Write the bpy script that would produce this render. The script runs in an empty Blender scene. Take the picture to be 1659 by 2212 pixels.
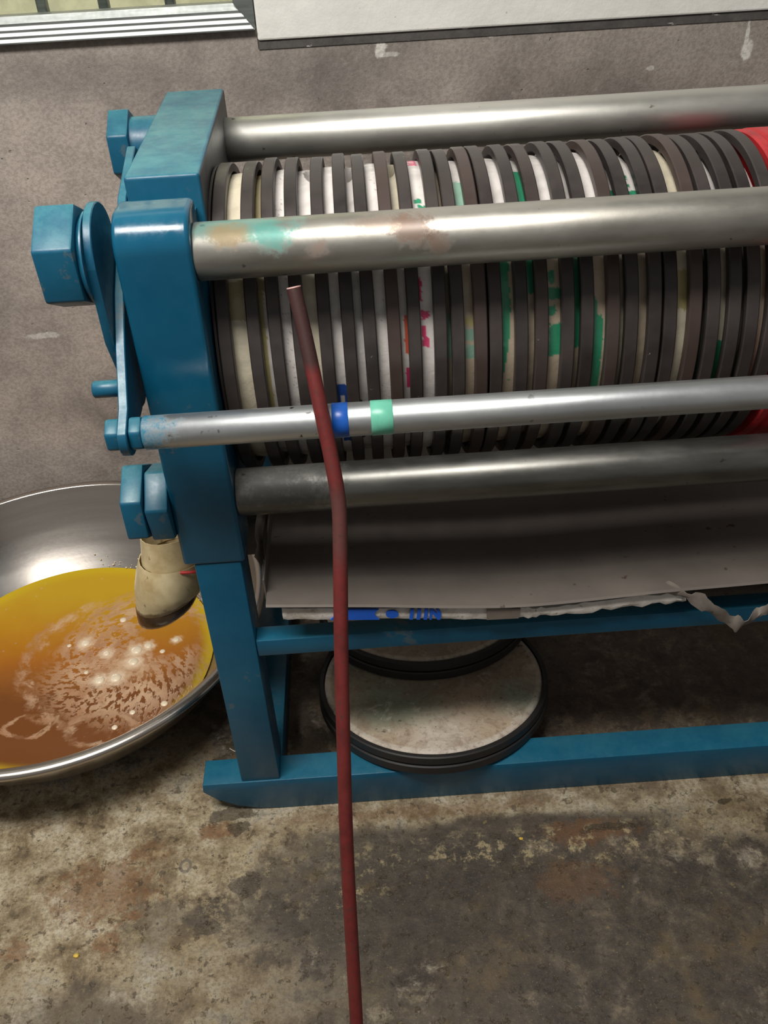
import bpy, bmesh, math, random
import numpy as np
from mathutils import Vector, Matrix
S = bpy.context.scene
COL = S.collection
rad = math.radians

# ------------------------------------------------------------------ camera
def make_camera():
    p, r, y = rad(36.53), rad(3.3), rad(0.9)
    fwd = Vector((math.sin(y)*math.cos(p), math.cos(y)*math.cos(p), -math.sin(p)))
    right = Vector((math.cos(y), -math.sin(y), 0)); down = fwd.cross(right)
    r2 = right*math.cos(r) + down*math.sin(r); d2 = -right*math.sin(r) + down*math.cos(r)
    cam = bpy.data.cameras.new('camera'); o = bpy.data.objects.new('camera', cam); COL.objects.link(o)
    m = Matrix.Identity(4)
    for i in range(3):
        m[i][0], m[i][1], m[i][2] = r2[i], -d2[i], -fwd[i]
    m.translation = (0, 0, 1.2); o.matrix_world = m
    cam.sensor_fit = 'HORIZONTAL'; cam.sensor_width = 36; cam.lens = 2000/1659*36
    cam.clip_start = .02; S.camera = o
make_camera()

# ------------------------------------------------------------------ world, lamps, exposure
w = bpy.data.worlds.new('world'); S.world = w; w.use_nodes = True
w.node_tree.nodes['Background'].inputs[0].default_value = (1.0, .97, .93, 1)
w.node_tree.nodes['Background'].inputs[1].default_value = .20
def area(name, loc, target, sx, sy, power, col):
    l = bpy.data.lights.new(name, 'AREA'); l.shape = 'RECTANGLE'; l.size = sx; l.size_y = sy; l.energy = power; l.color = col
    o = bpy.data.objects.new(name, l); COL.objects.link(o); o.location = loc
    o.rotation_euler = (Vector(target)-Vector(loc)).to_track_quat('-Z', 'Y').to_euler()
area('ceiling_tube_lamp', (-.60, .26, 2.35), (-.5, .9, 0), 1.2, .40, 54, (1, .965, .91))
area('daylight_beyond_window', (-.5, 1.82, 1.65), (-.5, 2.25, 1.40), 1.2, .2, 7, (1, .98, .92))  # added lamp beyond the window, brightens the cream board
vs = S.view_settings
vs.view_transform = 'Standard'; vs.look = 'None'; vs.exposure = 0.0; vs.gamma = 1; vs.use_curve_mapping = False

# ------------------------------------------------------------------ node helpers
def lin(c):
    f = lambda v: v/12.92 if v <= .04045 else ((v+.055)/1.055)**2.4
    return tuple(f(v/255) for v in c)
def rgba(c): return (*lin(c), 1)
class M:
    def __init__(s, name):
        s.m = bpy.data.materials.new(name); s.m.use_nodes = True; s.t = s.m.node_tree; s.t.nodes.clear()
        s.out = s.t.nodes.new('ShaderNodeOutputMaterial'); s.b = s.n('ShaderNodeBsdfPrincipled')
        s.t.links.new(s.b.outputs[0], s.out.inputs[0])
        s.tc = s.n('ShaderNodeTexCoord'); s.obj = s.tc.outputs['Object']
    def set(s, sock, v):
        if isinstance(v, bpy.types.NodeSocket): s.t.links.new(v, sock)
        elif v is not None:
            if sock.type == 'RGBA' and len(v) == 3: v = (*v, 1)
            sock.default_value = v
    def n(s, typ, props={}, **ins):
        nd = s.t.nodes.new(typ)
        for k, v in props.items(): setattr(nd, k, v)
        for k, v in ins.items():
            k = k.replace('_', ' ') if not k.startswith('i') or not k[1:].isdigit() else int(k[1:])
            s.set(nd.inputs[k], v)
        return nd
    def p(s, **kw):
        names = {'base': 'Base Color', 'rough': 'Roughness', 'metal': 'Metallic', 'normal': 'Normal', 'spec': 'Specular IOR Level',
                 'trans': 'Transmission Weight', 'coat': 'Coat Weight', 'coatr': 'Coat Roughness', 'alpha': 'Alpha', 'emit': 'Emission Color', 'emits': 'Emission Strength', 'ior': 'IOR', 'sub': 'Subsurface Weight'}
        for k, v in kw.items(): s.set(s.b.inputs[names[k]], v)
        return s.m
    def noise(s, scale, detail=4, rough=.55, dist=0, vec=None):
        return s.n('ShaderNodeTexNoise', Scale=scale, Detail=detail, Roughness=rough, Distortion=dist, Vector=vec if vec else s.obj).outputs['Fac']
    def math(s, op, a, b=None, clamp=False):
        nd = s.n('ShaderNodeMath', {'operation': op, 'use_clamp': clamp}, i0=a)
        if b is not None: s.set(nd.inputs[1], b)
        return nd.outputs[0]
    def rng(s, v, a, b, c=0., d=1., smooth=True):
        nd = s.n('ShaderNodeMapRange', {'interpolation_type': 'SMOOTHSTEP' if smooth else 'LINEAR', 'clamp': True}, Value=v)
        for i, x in enumerate((a, b, c, d)): nd.inputs[i+1].default_value = x
        return nd.outputs[0]
    def mix(s, f, a, b, mode='MIX'):
        nd = s.n('ShaderNodeMix', {'data_type': 'RGBA', 'blend_type': mode}); s.set(nd.inputs[0], f); s.set(nd.inputs[6], a); s.set(nd.inputs[7], b)
        return nd.outputs[2]
    def ramp(s, f, stops):
        nd = s.n('ShaderNodeValToRGB', Fac=f); e = nd.color_ramp.elements
        while len(e) < len(stops): e.new(.5)
        for q, (pos, c) in zip(e, stops): q.position = pos; q.color = rgba(c)
        return nd.outputs[0]
    def scaled(s, sc, vec=None, off=(0, 0, 0)):
        return s.n('ShaderNodeMapping', Vector=vec if vec else s.obj, Scale=sc, Location=off).outputs[0]
    def blob(s, c, r, soft=.35, nz=None, amp=.8):
        v = s.n('ShaderNodeVectorMath', {'operation': 'SUBTRACT'}, i0=s.obj, i1=c).outputs[0]
        v = s.n('ShaderNodeVectorMath', {'operation': 'MULTIPLY'}, i0=v, i1=tuple(1/q for q in r)).outputs[0]
        d = s.n('ShaderNodeVectorMath', {'operation': 'LENGTH'}, i0=v).outputs['Value']
        if nz is not None: d = s.math('ADD', d, s.math('MULTIPLY', s.math('SUBTRACT', nz, .5), amp*2))
        return s.rng(d, 1-soft, 1+soft, 1., 0.)
    def bump(s, h, strength=.3, dist=.002):
        return s.n('ShaderNodeBump', Height=h, Strength=strength, Distance=dist).outputs[0]
    def sep(s, vec=None):
        return s.n('ShaderNodeSeparateXYZ', i0=vec if vec else s.obj).outputs

# ------------------------------------------------------------------ materials
MAT = {}
def blue_paint(name='blue_paint', dk=.50, r0=.34):
    m = M(name)
    a = m.noise(9, 5); b = m.noise(70, 4, .7); chips = m.rng(m.math('MULTIPLY', m.noise(45, 5, .65), m.noise(6, 2)), .36, .40)
    base = m.ramp(a, [(.3, (11, 75, 104)), (.7, (17, 88, 116))])
    nz = m.n('ShaderNodeNewGeometry').outputs['Normal']
    z = m.sep(nz)[2]
    top_tint = m.math('MULTIPLY', m.rng(z, .55, .95), m.rng(m.noise(22, 8, .75), .35, .65, .35, 1.))
    base = m.mix(m.math('MULTIPLY', top_tint, dk), base, lin((86, 154, 156)))  # upward faces mixed towards a paler teal, in patches
    base = m.mix(m.math('MULTIPLY', chips, .45), base, lin((96, 100, 96)))
    return m.p(base=base, rough=m.rng(b, .3, .7, r0, r0+.12), spec=.5, normal=m.bump(b, .12, .001))
MAT['blue'] = blue_paint()
MAT['blue_clean'] = blue_paint('blue_paint_clean', .14, .26)
MAT['blue_glossy'] = blue_paint('blue_paint_glossy', .10, .15)
def steel(name, c0, c1, rough=(.28, .45), blobs=(), specks=True, along=(1.2, 14, 14), metal=.92):
    m = M(name)
    st = m.noise(10, 5, .6, vec=m.scaled(along)); fine = m.noise(120, 3, .6)
    base = m.ramp(st, [(.3, c0), (.7, c1)])
    if specks:
        sp = m.rng(m.noise(75, 3, .5), .68, .72); sp = m.math('MULTIPLY', sp, m.rng(m.noise(5, 2), .42, .62))
        base = m.mix(sp, base, lin((70, 52, 44)))
    nz = m.noise(60, 8, .78); met = metal; mk = None
    for c, r, colr, k in blobs:
        bl = m.math('MULTIPLY', m.blob(c, r, .5, nz, 1.7), k); base = m.mix(bl, base, lin(colr))
        mk = bl if mk is None else m.math('MAXIMUM', mk, bl)
    if mk is not None: met = m.math('MULTIPLY', m.math('SUBTRACT', 1, mk), metal)
    return m.p(base=base, metal=met, rough=m.rng(m.math('ADD', st, m.math('MULTIPLY', fine, .3)), .4, .9, *rough), normal=m.bump(fine, .08, .0006))
def iron():
    m = M('hoop_iron')
    off = m.n('ShaderNodeObjectInfo').outputs['Random']
    v = m.n('ShaderNodeVectorMath', {'operation': 'ADD'}, i0=m.obj, i1=m.n('ShaderNodeCombineXYZ', X=m.math('MULTIPLY', off, 7), Y=m.math('MULTIPLY', off, 3)).outputs[0]).outputs[0]
    a = m.noise(14, 5, .6, vec=v); base = m.ramp(a, [(.25, (45, 40, 39)), (.6, (66, 60, 58)), (.8, (78, 67, 63))])
    tint = m.rng(off, .55, .95); base = m.mix(m.math('MULTIPLY', tint, .45), base, lin((84, 64, 58)))
    sp = m.math('MULTIPLY', m.rng(m.noise(130, 4, .6, vec=v), .70, .74), m.rng(m.noise(11, 2, vec=v), .5, .65))
    base = m.mix(m.math('MULTIPLY', sp, .7), base, lin((190, 185, 180)))
    return m.p(base=base, rough=m.rng(a, .3, .7, .34, .5), metal=.25, spec=.5, normal=m.bump(m.noise(60, 4, vec=v), .15, .001))
MAT['iron'] = iron()
def vcol(name, rough=.5, bump=.3, coat=0):
    m = M(name); c = m.n('ShaderNodeVertexColor', {'layer_name': 'Col'}).outputs[0]
    f = m.noise(90, 5, .65); c = m.mix(m.rng(m.noise(28, 6, .7), .45, .8, 0, .3), c, lin((150, 138, 112)), 'MULTIPLY')
    return m.p(base=c, rough=m.rng(m.noise(30, 3), .3, .7, rough-.12, rough+.15), normal=m.bump(f, bump, .0015), coat=coat, coatr=.15)
MAT['wrap'] = vcol('cake_wrap', .36, .5, .25)
def plain(name, c, rough=.5, metal=0, var=.12, bump=.1, sc=30, **kw):
    m = M(name); a = m.noise(sc, 5, .6)
    base = m.mix(m.rng(a, .3, .7), tuple(v*(1-var) for v in lin(c)), tuple(min(1, v*(1+var)) for v in lin(c)))
    return m.p(base=base, rough=rough, metal=metal, normal=m.bump(m.noise(sc*4, 3), bump, .001), **kw)
def cloth_mat():
    m = M('woven_cloth'); c = m.n('ShaderNodeVertexColor', {'layer_name': 'Col'}).outputs[0]
    wv = m.noise(20, 9, .75, 1.2); fi = m.noise(110, 6, .75)
    c = m.mix(m.rng(wv, .44, .68, 0, .6), c, lin((132, 110, 92))); c = m.mix(m.rng(m.noise(34, 8, .8, .6), .54, .66, 0, .7), c, lin((206, 198, 186)))
    c = m.mix(m.rng(fi, .52, .66, 0, .5), c, lin((104, 86, 70))); c = m.mix(m.rng(m.noise(55, 5, .6), .66, .70, 0, .7), c, lin((66, 54, 46)))
    return m.p(base=c, rough=.6, normal=m.bump(m.math('ADD', wv, m.math('MULTIPLY', fi, .4)), .6, .004))
MAT['cloth'] = cloth_mat()
MAT['red'] = plain('red_paint', (172, 34, 40), .45, var=.25)
MAT['bare'] = plain('bare_grimy_steel', (74, 78, 80), .45, .4, var=.45, sc=14)
MAT['darkiron'] = plain('dark_iron', (52, 47, 45), .5, .3)
MAT['bore'] = plain('rubber_black', (34, 32, 31), .5)
MAT['bluetape'] = plain('blue_tape', (24, 84, 170), .35)
MAT['greentape'] = plain('green_tape', (104, 184, 158), .35)
MAT['print_blue'] = plain('print_blue', (28, 92, 200), .5, var=.06)
MAT['tape_grey'] = plain('grey_tape', (118, 108, 100), .5)
def redrod():
    m = M('red_rod_paint'); a = m.noise(35, 5, .7); z = m.sep()[2]
    base = m.ramp(a, [(.3, (84, 26, 25)), (.55, (106, 34, 32)), (.75, (80, 40, 36))])
    base = m.mix(m.rng(z, .77, .785), base, lin((60, 34, 33)))
    base = m.mix(m.math('MULTIPLY', m.blob((-.034, .75, .63), (.05, .1, .035), .5), .6), base, lin((80, 56, 52)))
    base = m.mix(m.math('MULTIPLY', m.rng(m.noise(160, 3), .62, .68), .7), base, lin((70, 44, 38)))
    return m.p(base=base, rough=.55, normal=m.bump(a, .25, .001))
MAT['redrod'] = redrod()
MAT['rodend'] = plain('cut_rod_end', (214, 172, 165), .5)
def wall_cement():
    m = M('wall_cement'); big = m.noise(2.3, 4, .6); mid = m.noise(9, 6, .65); fine = m.noise(160, 4, .7); nz = m.noise(26, 5, .7)
    base = m.ramp(m.math('ADD', m.math('MULTIPLY', big, .55), m.math('MULTIPLY', mid, .45)), [(.38, (124, 115, 109)), (.5, (162, 151, 143)), (.62, (184, 172, 162))])
    z = m.sep()[2]
    base = m.mix(m.math('MULTIPLY', m.rng(m.math('ADD', z, m.math('MULTIPLY', mid, .25)),   .95, 1.06), .30), base, lin((112, 110, 105)))
    base = m.mix(m.math('MULTIPLY', m.blob((.40, 1.62, .79), (.17, .1, .10), .6, mid, .5), .5), base, lin((84, 77, 74)))  # shade behind the stack, painted into the wall colour
    base = m.mix(m.math('MULTIPLY', m.blob((-.03, 1.62, .87), (.10, .1, .04), .6, mid, .7), .4), base, lin((96, 92, 90)))
    base = m.mix(m.math('MULTIPLY', m.blob((-.45, 1.62, .9), (.25, .1, .025), .6, mid, .6), .35), base, lin((100, 95, 92)))
    for c, r, k in (((.061, 1.62, .915), (.010, .1, .012), .9), ((.07, 1.62, .906), (.018, .1, .004), .6), ((.656, 1.62, .878), (.009, .1, .016), .95), ((.652, 1.62, .905), (.003, .1, .024), .8),
                    ((-.591, 1.62, .463), (.036, .1, .006), .55), ((.5, 1.62, .862), (.008, .1, .004), .5), ((.24, 1.62, .928), (.01, .1, .006), .7)):
        base = m.mix(m.math('MULTIPLY', m.blob(c, r, .2, nz, 1.3), k), base, lin((226, 222, 215)))
    pit = m.rng(m.noise(85, 2, .4), .75, .80)
    base = m.mix(m.math('MULTIPLY', pit, .4), base, lin((80, 74, 70)))
    base = m.mix(m.rng(fine, .40, .62, 0, .32), base, lin((98, 90, 84)))
    base = m.mix(m.rng(m.noise(55, 8, .8), .5, .72, 0, .3), base, lin((190, 182, 172)))
    return m.p(base=base, rough=.75, normal=m.bump(m.math('SUBTRACT', m.math('ADD', m.math('MULTIPLY', fine, .6), mid), pit), .6, .003))
MAT['cement'] = wall_cement()
def white_wall():
    m = M('white_plaster'); a = m.noise(14, 5, .6)
    base = m.ramp(a, [(.3, (222, 220, 214)), (.7, (236, 234, 228))])
    base = m.mix(m.math('MULTIPLY', m.rng(m.noise(60, 3), .70, .74), .6), base, lin((150, 140, 130)))
    return m.p(base=base, rough=.6, normal=m.bump(m.noise(35, 6, .65), .5, .003))
MAT['white'] = white_wall()
def joint_mat():
    m = M('dark_joint'); a = m.noise(30, 5, .7); base = m.ramp(a, [(.3, (66, 64, 62)), (.7, (92, 88, 85))])
    base = m.mix(m.math('MULTIPLY', m.rng(m.noise(24, 4, .6, vec=m.scaled((1, 1, 3))), .64, .68), .9), base, lin((196, 192, 186)))
    return m.p(base=base, rough=.7, normal=m.bump(a, .5, .003))
MAT['joint'] = joint_mat()
MAT['alu'] = steel('aluminium', (214, 216, 216), (232, 233, 232), (.30, .40), specks=False, metal=.35)
MAT['alu_dull'] = steel('aluminium_dull', (104, 108, 106), (132, 136, 133), (.35, .5), specks=False, metal=.5)
MAT['cream'] = plain('cream_board', (226, 220, 186), .6)
def glass():
    m = M('window_glass'); return m.p(base=(.9, .95, .92), rough=.03, trans=1., ior=1.2)
MAT['glass'] = glass()
def floor_mat():
    m = M('floor_concrete')
    big = m.noise(3.2, 5, .65); mid = m.noise(13, 10, .74, .2); mid2 = m.noise(24, 10, .76, .3, vec=m.scaled((1, 1, 1), off=(5, 3, 0)))
    hf = m.noise(62, 8, .75, vec=m.scaled((1, 1, 1), off=(2, 7, 0))); fine = m.noise(170, 6, .8); vf = m.noise(420, 3, .7)
    light = m.ramp(mid, [(.36, (88, 74, 54)), (.44, (128, 111, 84)), (.51, (160, 145, 117)), (.57, (182, 170, 145)), (.66, (196, 188, 170))])
    dark = m.ramp(mid2, [(.36, (46, 40, 35)), (.45, (64, 56, 49)), (.55, (82, 73, 63)), (.65, (116, 102, 84))])
    lm = m.blob((-.50, .80, 0), (.42, .24, 1), .35, mid, 1.5)
    for c, r, k in (((.25, .868, 0), (.9, .050, 1), .9), ((-.40, .62, 0), (.3, .12, 1), .7), ((-.35, .5, 0), (.4, .14, 1), .5), ((.55, .82, 0), (.16, .05, 1), .8)):
        lm = m.math('MAXIMUM', lm, m.math('MULTIPLY', m.blob(c, r, .35, mid, 1.7), k))
    lm = m.math('MAXIMUM', lm, m.math('MULTIPLY', m.rng(m.math('ADD', mid2, m.math('MULTIPLY', big, .5)), .74, .92), .6))
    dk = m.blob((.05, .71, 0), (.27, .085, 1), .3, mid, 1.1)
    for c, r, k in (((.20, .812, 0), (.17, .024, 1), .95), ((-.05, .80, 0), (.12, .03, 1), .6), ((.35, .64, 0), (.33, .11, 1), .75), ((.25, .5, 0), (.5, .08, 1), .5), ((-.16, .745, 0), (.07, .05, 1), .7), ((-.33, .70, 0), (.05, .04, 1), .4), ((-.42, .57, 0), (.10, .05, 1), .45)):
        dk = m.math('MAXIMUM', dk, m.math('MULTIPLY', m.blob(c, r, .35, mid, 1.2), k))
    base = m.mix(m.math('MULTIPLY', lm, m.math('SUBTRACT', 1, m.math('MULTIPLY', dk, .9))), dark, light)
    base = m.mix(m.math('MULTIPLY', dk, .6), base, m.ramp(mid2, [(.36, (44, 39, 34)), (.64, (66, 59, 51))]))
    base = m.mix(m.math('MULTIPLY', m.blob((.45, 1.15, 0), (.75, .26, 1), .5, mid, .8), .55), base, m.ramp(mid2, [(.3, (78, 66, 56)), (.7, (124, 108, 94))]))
    base = m.mix(m.rng(m.noise(7, 8, .7, vec=m.scaled((1, 1, 1), off=(9, 1, 0))), .52, .68, 0, .5), base, lin((112, 92, 56)))
    for c, r, k in (((-.42, .76, 0), (.07, .05, 1), .8), ((-.36, .815, 0), (.03, .02, 1), .6), ((-.265, .845, 0), (.03, .012, 1), .95), ((-.40, .68, 0), (.018, .016, 1), .9), ((-.52, .68, 0), (.02, .016, 1), .8), ((-.37, .72, 0), (.02, .008, 1), .8), ((.28, .80, 0), (.06, .02, 1), .7), ((.02, .855, 0), (.2, .010, 1), .45), ((.25, .72, 0), (.05, .03, 1), .4)):
        base = m.mix(m.math('MULTIPLY', m.blob(c, r, .3, m.math('ADD', m.math('MULTIPLY', hf, .6), m.math('MULTIPLY', mid2, .4)), 2.6), k*.8), base, lin((116, 76, 40)))
    cr = m.math('MAXIMUM', m.blob((.28, .782, 0), (.32, .030, 1), .5, mid, 1.2), m.math('MAXIMUM', m.blob((-.07, .735, 0), (.06, .03, 1), .5, mid, 1.0), m.math('MULTIPLY', m.blob((-.35, .78, 0), (.3, .12, 1), .5, mid, 1.2), .6)))
    crust = m.math('MULTIPLY', m.rng(m.noise(34, 10, .8), .52, .60), cr)
    base = m.mix(m.math('MULTIPLY', crust, .75), base, lin((176, 160, 122)))
    yel = m.math('MULTIPLY', m.rng(m.noise(85, 4, .6), .64, .68), m.rng(big, .42, .6)); base = m.mix(m.math('MULTIPLY', yel, .55), base, lin((170, 148, 84)))
    wn = m.noise(45, 6, .65, vec=m.scaled((1, 1, 1), off=(1, 1, 0)))
    wet = m.blob((-.235, .847, 0), (.020, .012, 1), .12, wn, 2.)
    for c, r in (((-.262, .692, 0), (.019, .012, 1)), ((-.13, .97, 0), (.035, .07, 1)), ((-.24, .96, 0), (.04, .05, 1)), ((.50, .835, 0), (.012, .006, 1)), ((-.215, .755, 0), (.02, .018, 1)), ((-.245, .872, 0), (.04, .012, 1)), ((.56, .79, 0), (.02, .02, 1)), ((.33, .805, 0), (.05, .006, 1))):
        wet = m.math('MAXIMUM', wet, m.blob(c, r, .12, wn, 1.3))
    base = m.mix(m.math('MULTIPLY', wet, .75), base, lin((58, 50, 38)))
    rr = m.n('ShaderNodeVectorMath', {'operation': 'DISTANCE'}, i0=m.scaled((1, .8, 1)), i1=(-.305, .632, 0)).outputs['Value']
    base = m.mix(m.rng(m.math('ABSOLUTE', m.math('SUBTRACT', m.math('ADD', rr, m.math('MULTIPLY', wn, .004)), .0095)), .001, .003, .7, 0.), base, lin((84, 80, 76)))
    pit = m.rng(m.noise(58, 7, .68), .585, .625); base = m.mix(m.math('MULTIPLY', pit, .7), base, lin((74, 63, 48)))
    base = m.mix(m.rng(fine, .46, .60, 0, .5), base, lin((80, 69, 54)))
    base = m.mix(m.rng(vf, .62, .72, 0, .45), base, lin((196, 184, 156)))
    rough = m.math('SUBTRACT', m.rng(mid, .3, .7, .48, .68), m.math('MULTIPLY', wet, .36))
    h = m.math('ADD', m.math('MULTIPLY', mid2, .8), m.math('MULTIPLY', fine, .35)); h = m.math('SUBTRACT', h, m.math('MULTIPLY', pit, .5))
    return m.p(base=base, rough=rough, normal=m.bump(h, .6, .004))
MAT['floor'] = floor_mat()
MAT['rod'] = steel('rod_steel', (190, 189, 182), (208, 207, 200), (.40, .47), along=(.8, 3, 3))
MAT['rod_dirty'] = steel('rod_steel_oily', (108, 108, 104), (136, 135, 130), (.34, .44), along=(1, 4, 4), blobs=(((-.545, 0, 0), (.07, .05, .05), (52, 52, 50), .8),))  # lower front tie rod: darker steel, darkest near its left end
MAT['rod_front'] = steel('rod_steel_worn', (156, 153, 145), (182, 179, 171), (.38, .45), along=(.8, 3, 3), blobs=(
    ((-.548, -.006, .026), (.055, .02, .012), (84, 140, 132), .75), ((-.553, -.017, .021), (.020, .016, .010), (150, 124, 84), .75), ((-.512, -.017, .019), (.018, .016, .014), (84, 150, 140), .8),
    ((-.372, -.020, .016), (.020, .02, .014), (112, 90, 76), .85), ((-.352, -.024, .004), (.012, .02, .014), (108, 86, 72), .8), ((-.405, -.012, .022), (.03, .02, .006), (128, 104, 88), .6), ((-.466, -.022, .006), (.009, .02, .006), (132, 108, 96), .7), ((.08, -.02, .002), (.012, .02, .010), (96, 88, 80), .7)))
MAT['rod_small'] = steel('rod_steel_small', (176, 180, 182), (196, 199, 200), (.38, .45), along=(.8, 3, 3), blobs=(((-.648, 0, 0), (.044, .05, .05), (22, 110, 138), .95),))
MAT['basin'] = steel('basin_steel', (190, 182, 174), (200, 193, 185), (.23, .26), specks=False, along=(.3, .3, 5), metal=1.0)
MAT['tray'] = steel('tray_sheet', (98, 91, 85), (112, 104, 97), (.55, .65), specks=True, along=(1, 1, 1), metal=.15)
def oil_mat():
    m = M('oil'); x, y, z = m.sep()
    d = m.n('ShaderNodeVectorMath', {'operation': 'LENGTH'}, i0=m.obj).outputs['Value']
    n1 = m.noise(9, 4, .6)
    depth = m.math('ADD', m.rng(y, -.2, .24), m.math('MULTIPLY', m.math('SUBTRACT', n1, .5), .3))
    base = m.ramp(depth, [(.15, (112, 66, 30)), (.45, (158, 96, 26)), (.72, (176, 122, 24)), (.95, (184, 148, 30))])
    base = m.mix(m.rng(d, .225, .25), base, lin((190, 160, 24)))
    # foam: cells broken by swirling noise
    sw = m.n('ShaderNodeVectorRotate', {'rotation_type': 'Z_AXIS'}, Vector=m.obj, Center=(.09, -.02, 0), Angle=m.math('MULTIPLY', d, 5)).outputs[0]
    nz = m.noise(15, 6, .7, .8, vec=sw)
    st1 = m.noise(62, 5, .55, .3, vec=m.scaled((1, 1.35, 1), vec=sw)); st2 = m.noise(120, 4, .6, .2, vec=sw)
    cell = m.rng(m.math('ADD', m.math('MULTIPLY', st1, .65), m.math('MULTIPLY', st2, .35)), .455, .505)
    reg = m.blob((.105, -.045, 0), (.125, .10, 1), .15, nz, .5)
    fr = m.blob((.105, -.045, 0), (.132, .107, 1), .3, nz, .6)
    for c, r in (((.02, .03, 0), (.05, .045, 1)), ((.20, .03, 0), (.03, .09, 1)), ((.12, .10, 0), (.11, .06, 1))): fr = m.math('MAXIMUM', fr, m.math('MULTIPLY', m.blob(c, r, .4, nz, 1.2), .9))
    hole = m.blob((.175, .045, 0), (.06, .05, 1), .3, nz, .5)
    foam = m.math('MULTIPLY', m.math('MULTIPLY', fr, cell), m.math('SUBTRACT', 1, hole))
    core = m.blob((.10, -.025, 0), (.05, .035, 1), .5, nz, 1.1)
    foam = m.math('MAXIMUM', foam, m.math('MULTIPLY', m.math('MULTIPLY', core, m.math('SUBTRACT', 1, hole)), m.rng(st2, .40, .5, .35, .9)))
    arc = m.math('MULTIPLY', m.math('MULTIPLY', m.rng(m.math('ABSOLUTE', m.math('SUBTRACT', m.math('ADD', m.n('ShaderNodeVectorMath', {'operation': 'DISTANCE'}, i0=m.obj, i1=(.09, -.0, 0)).outputs['Value'], m.math('MULTIPLY', m.math('SUBTRACT', nz, .5), .08)), .165)), .004, .018, 1., 0.), m.rng(x, .06, -.02)), m.rng(m.noise(24, 6, .7), .42, .56))
    foam = m.math('MAXIMUM', foam, m.math('MULTIPLY', arc, .8))
    for cx, cy, rr, wd, q in ((-.035, -.150, .030, .006, 1.0), (.085, -.165, .045, .009, .8)):
        rg = m.math('ABSOLUTE', m.math('SUBTRACT', m.math('ADD', m.n('ShaderNodeVectorMath', {'operation': 'DISTANCE'}, i0=m.scaled((.8, 1.3, 1)), i1=(cx*.8, cy*1.3, 0)).outputs['Value'], m.math('MULTIPLY', m.math('SUBTRACT', nz, .5), .05)), rr))
        foam = m.math('MAXIMUM', foam, m.math('MULTIPLY', m.math('MULTIPLY', m.rng(rg, wd*.2, wd, 1., 0.), q), m.rng(m.noise(17, 5, .7), .38, .52, .15, .9)))
    dots = m.n('ShaderNodeTexVoronoi', Scale=70, Vector=m.obj).outputs['Distance']
    foam = m.math('MAXIMUM', foam, m.math('MULTIPLY', m.math('MULTIPLY', m.rng(dots, .12, .2, 1., 0.), m.rng(m.noise(13, 3), .52, .6)), .7))
    base = m.mix(m.math('MULTIPLY', foam, .88), base, m.mix(m.rng(nz, .35, .65), lin((166, 122, 88)), lin((198, 166, 134))))
    halo = None
    for bx_, by_, br_ in ((.018, .039, .014), (.062, .009, .012), (.115, .012, .016), (.135, .022, .012), (.115, -.017, .015), (.09, -.053, .016), (.062, -.056, .015), (.184, .033, .009)):
        q = m.blob((bx_, by_, 0), (br_, br_, 1), .6, st2, .8); halo = q if halo is None else m.math('MAXIMUM', halo, q)
    base = m.mix(m.math('MULTIPLY', halo, .75), base, lin((226, 206, 178)))
    return m.p(base=base, rough=m.rng(foam, 0, 1, .06, .35), spec=.5, normal=m.bump(foam, .25, .002))
MAT['oil'] = oil_mat()
MAT['bubble'] = plain('foam_bubble', (222, 206, 180), .2, var=.1)
def plastic():
    m = M('jug_plastic'); a = m.noise(22, 5, .65); z = m.sep()[2]
    base = m.ramp(a, [(.3, (172, 150, 108)), (.6, (206, 190, 150)), (.8, (214, 200, 164))])
    st = m.rng(m.math('ADD', m.math('SUBTRACT', z, m.math('MULTIPLY', m.math('ADD', m.sep()[0], .345), .28)), m.math('MULTIPLY', m.math('SUBTRACT', a, .5), .02)), .334, .328); base = m.mix(m.math('MULTIPLY', st, .85), base, lin((96, 72, 44)))
    base = m.mix(m.math('MULTIPLY', m.rng(m.noise(70, 3), .66, .7), .6), base, lin((110, 80, 50)))
    return m.p(base=base, rough=.4, trans=.0, sub=.0)
MAT['plastic'] = plastic()
MAT['plastic_dark'] = plain('oily_plastic', (70, 50, 34), .25, var=.25)
MAT['redtie'] = plain('red_tie', (214, 60, 60), .5)
def paper():
    m = M('carton_white'); a = m.noise(40, 5, .65)
    base = m.ramp(a, [(.25, (150, 138, 122)), (.5, (206, 200, 192)), (.8, (222, 218, 212))])
    base = m.mix(m.math('MULTIPLY', m.rng(m.noise(150, 3), .66, .7), .6), base, lin((110, 96, 80)))
    return m.p(base=base, rough=.55, normal=m.bump(a, .5, .003))
MAT['paper'] = paper()
MAT['rag'] = plain('grey_strip', (112, 104, 96), .65, var=.25)
MAT['film'] = plain('grey_film', (150, 142, 132), .35, var=.25, sc=60)
MAT['thread'] = plain('white_thread', (220, 214, 200), .6)
MAT['crumb'] = plain('yellow_crumb', (206, 172, 70), .6)

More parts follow.
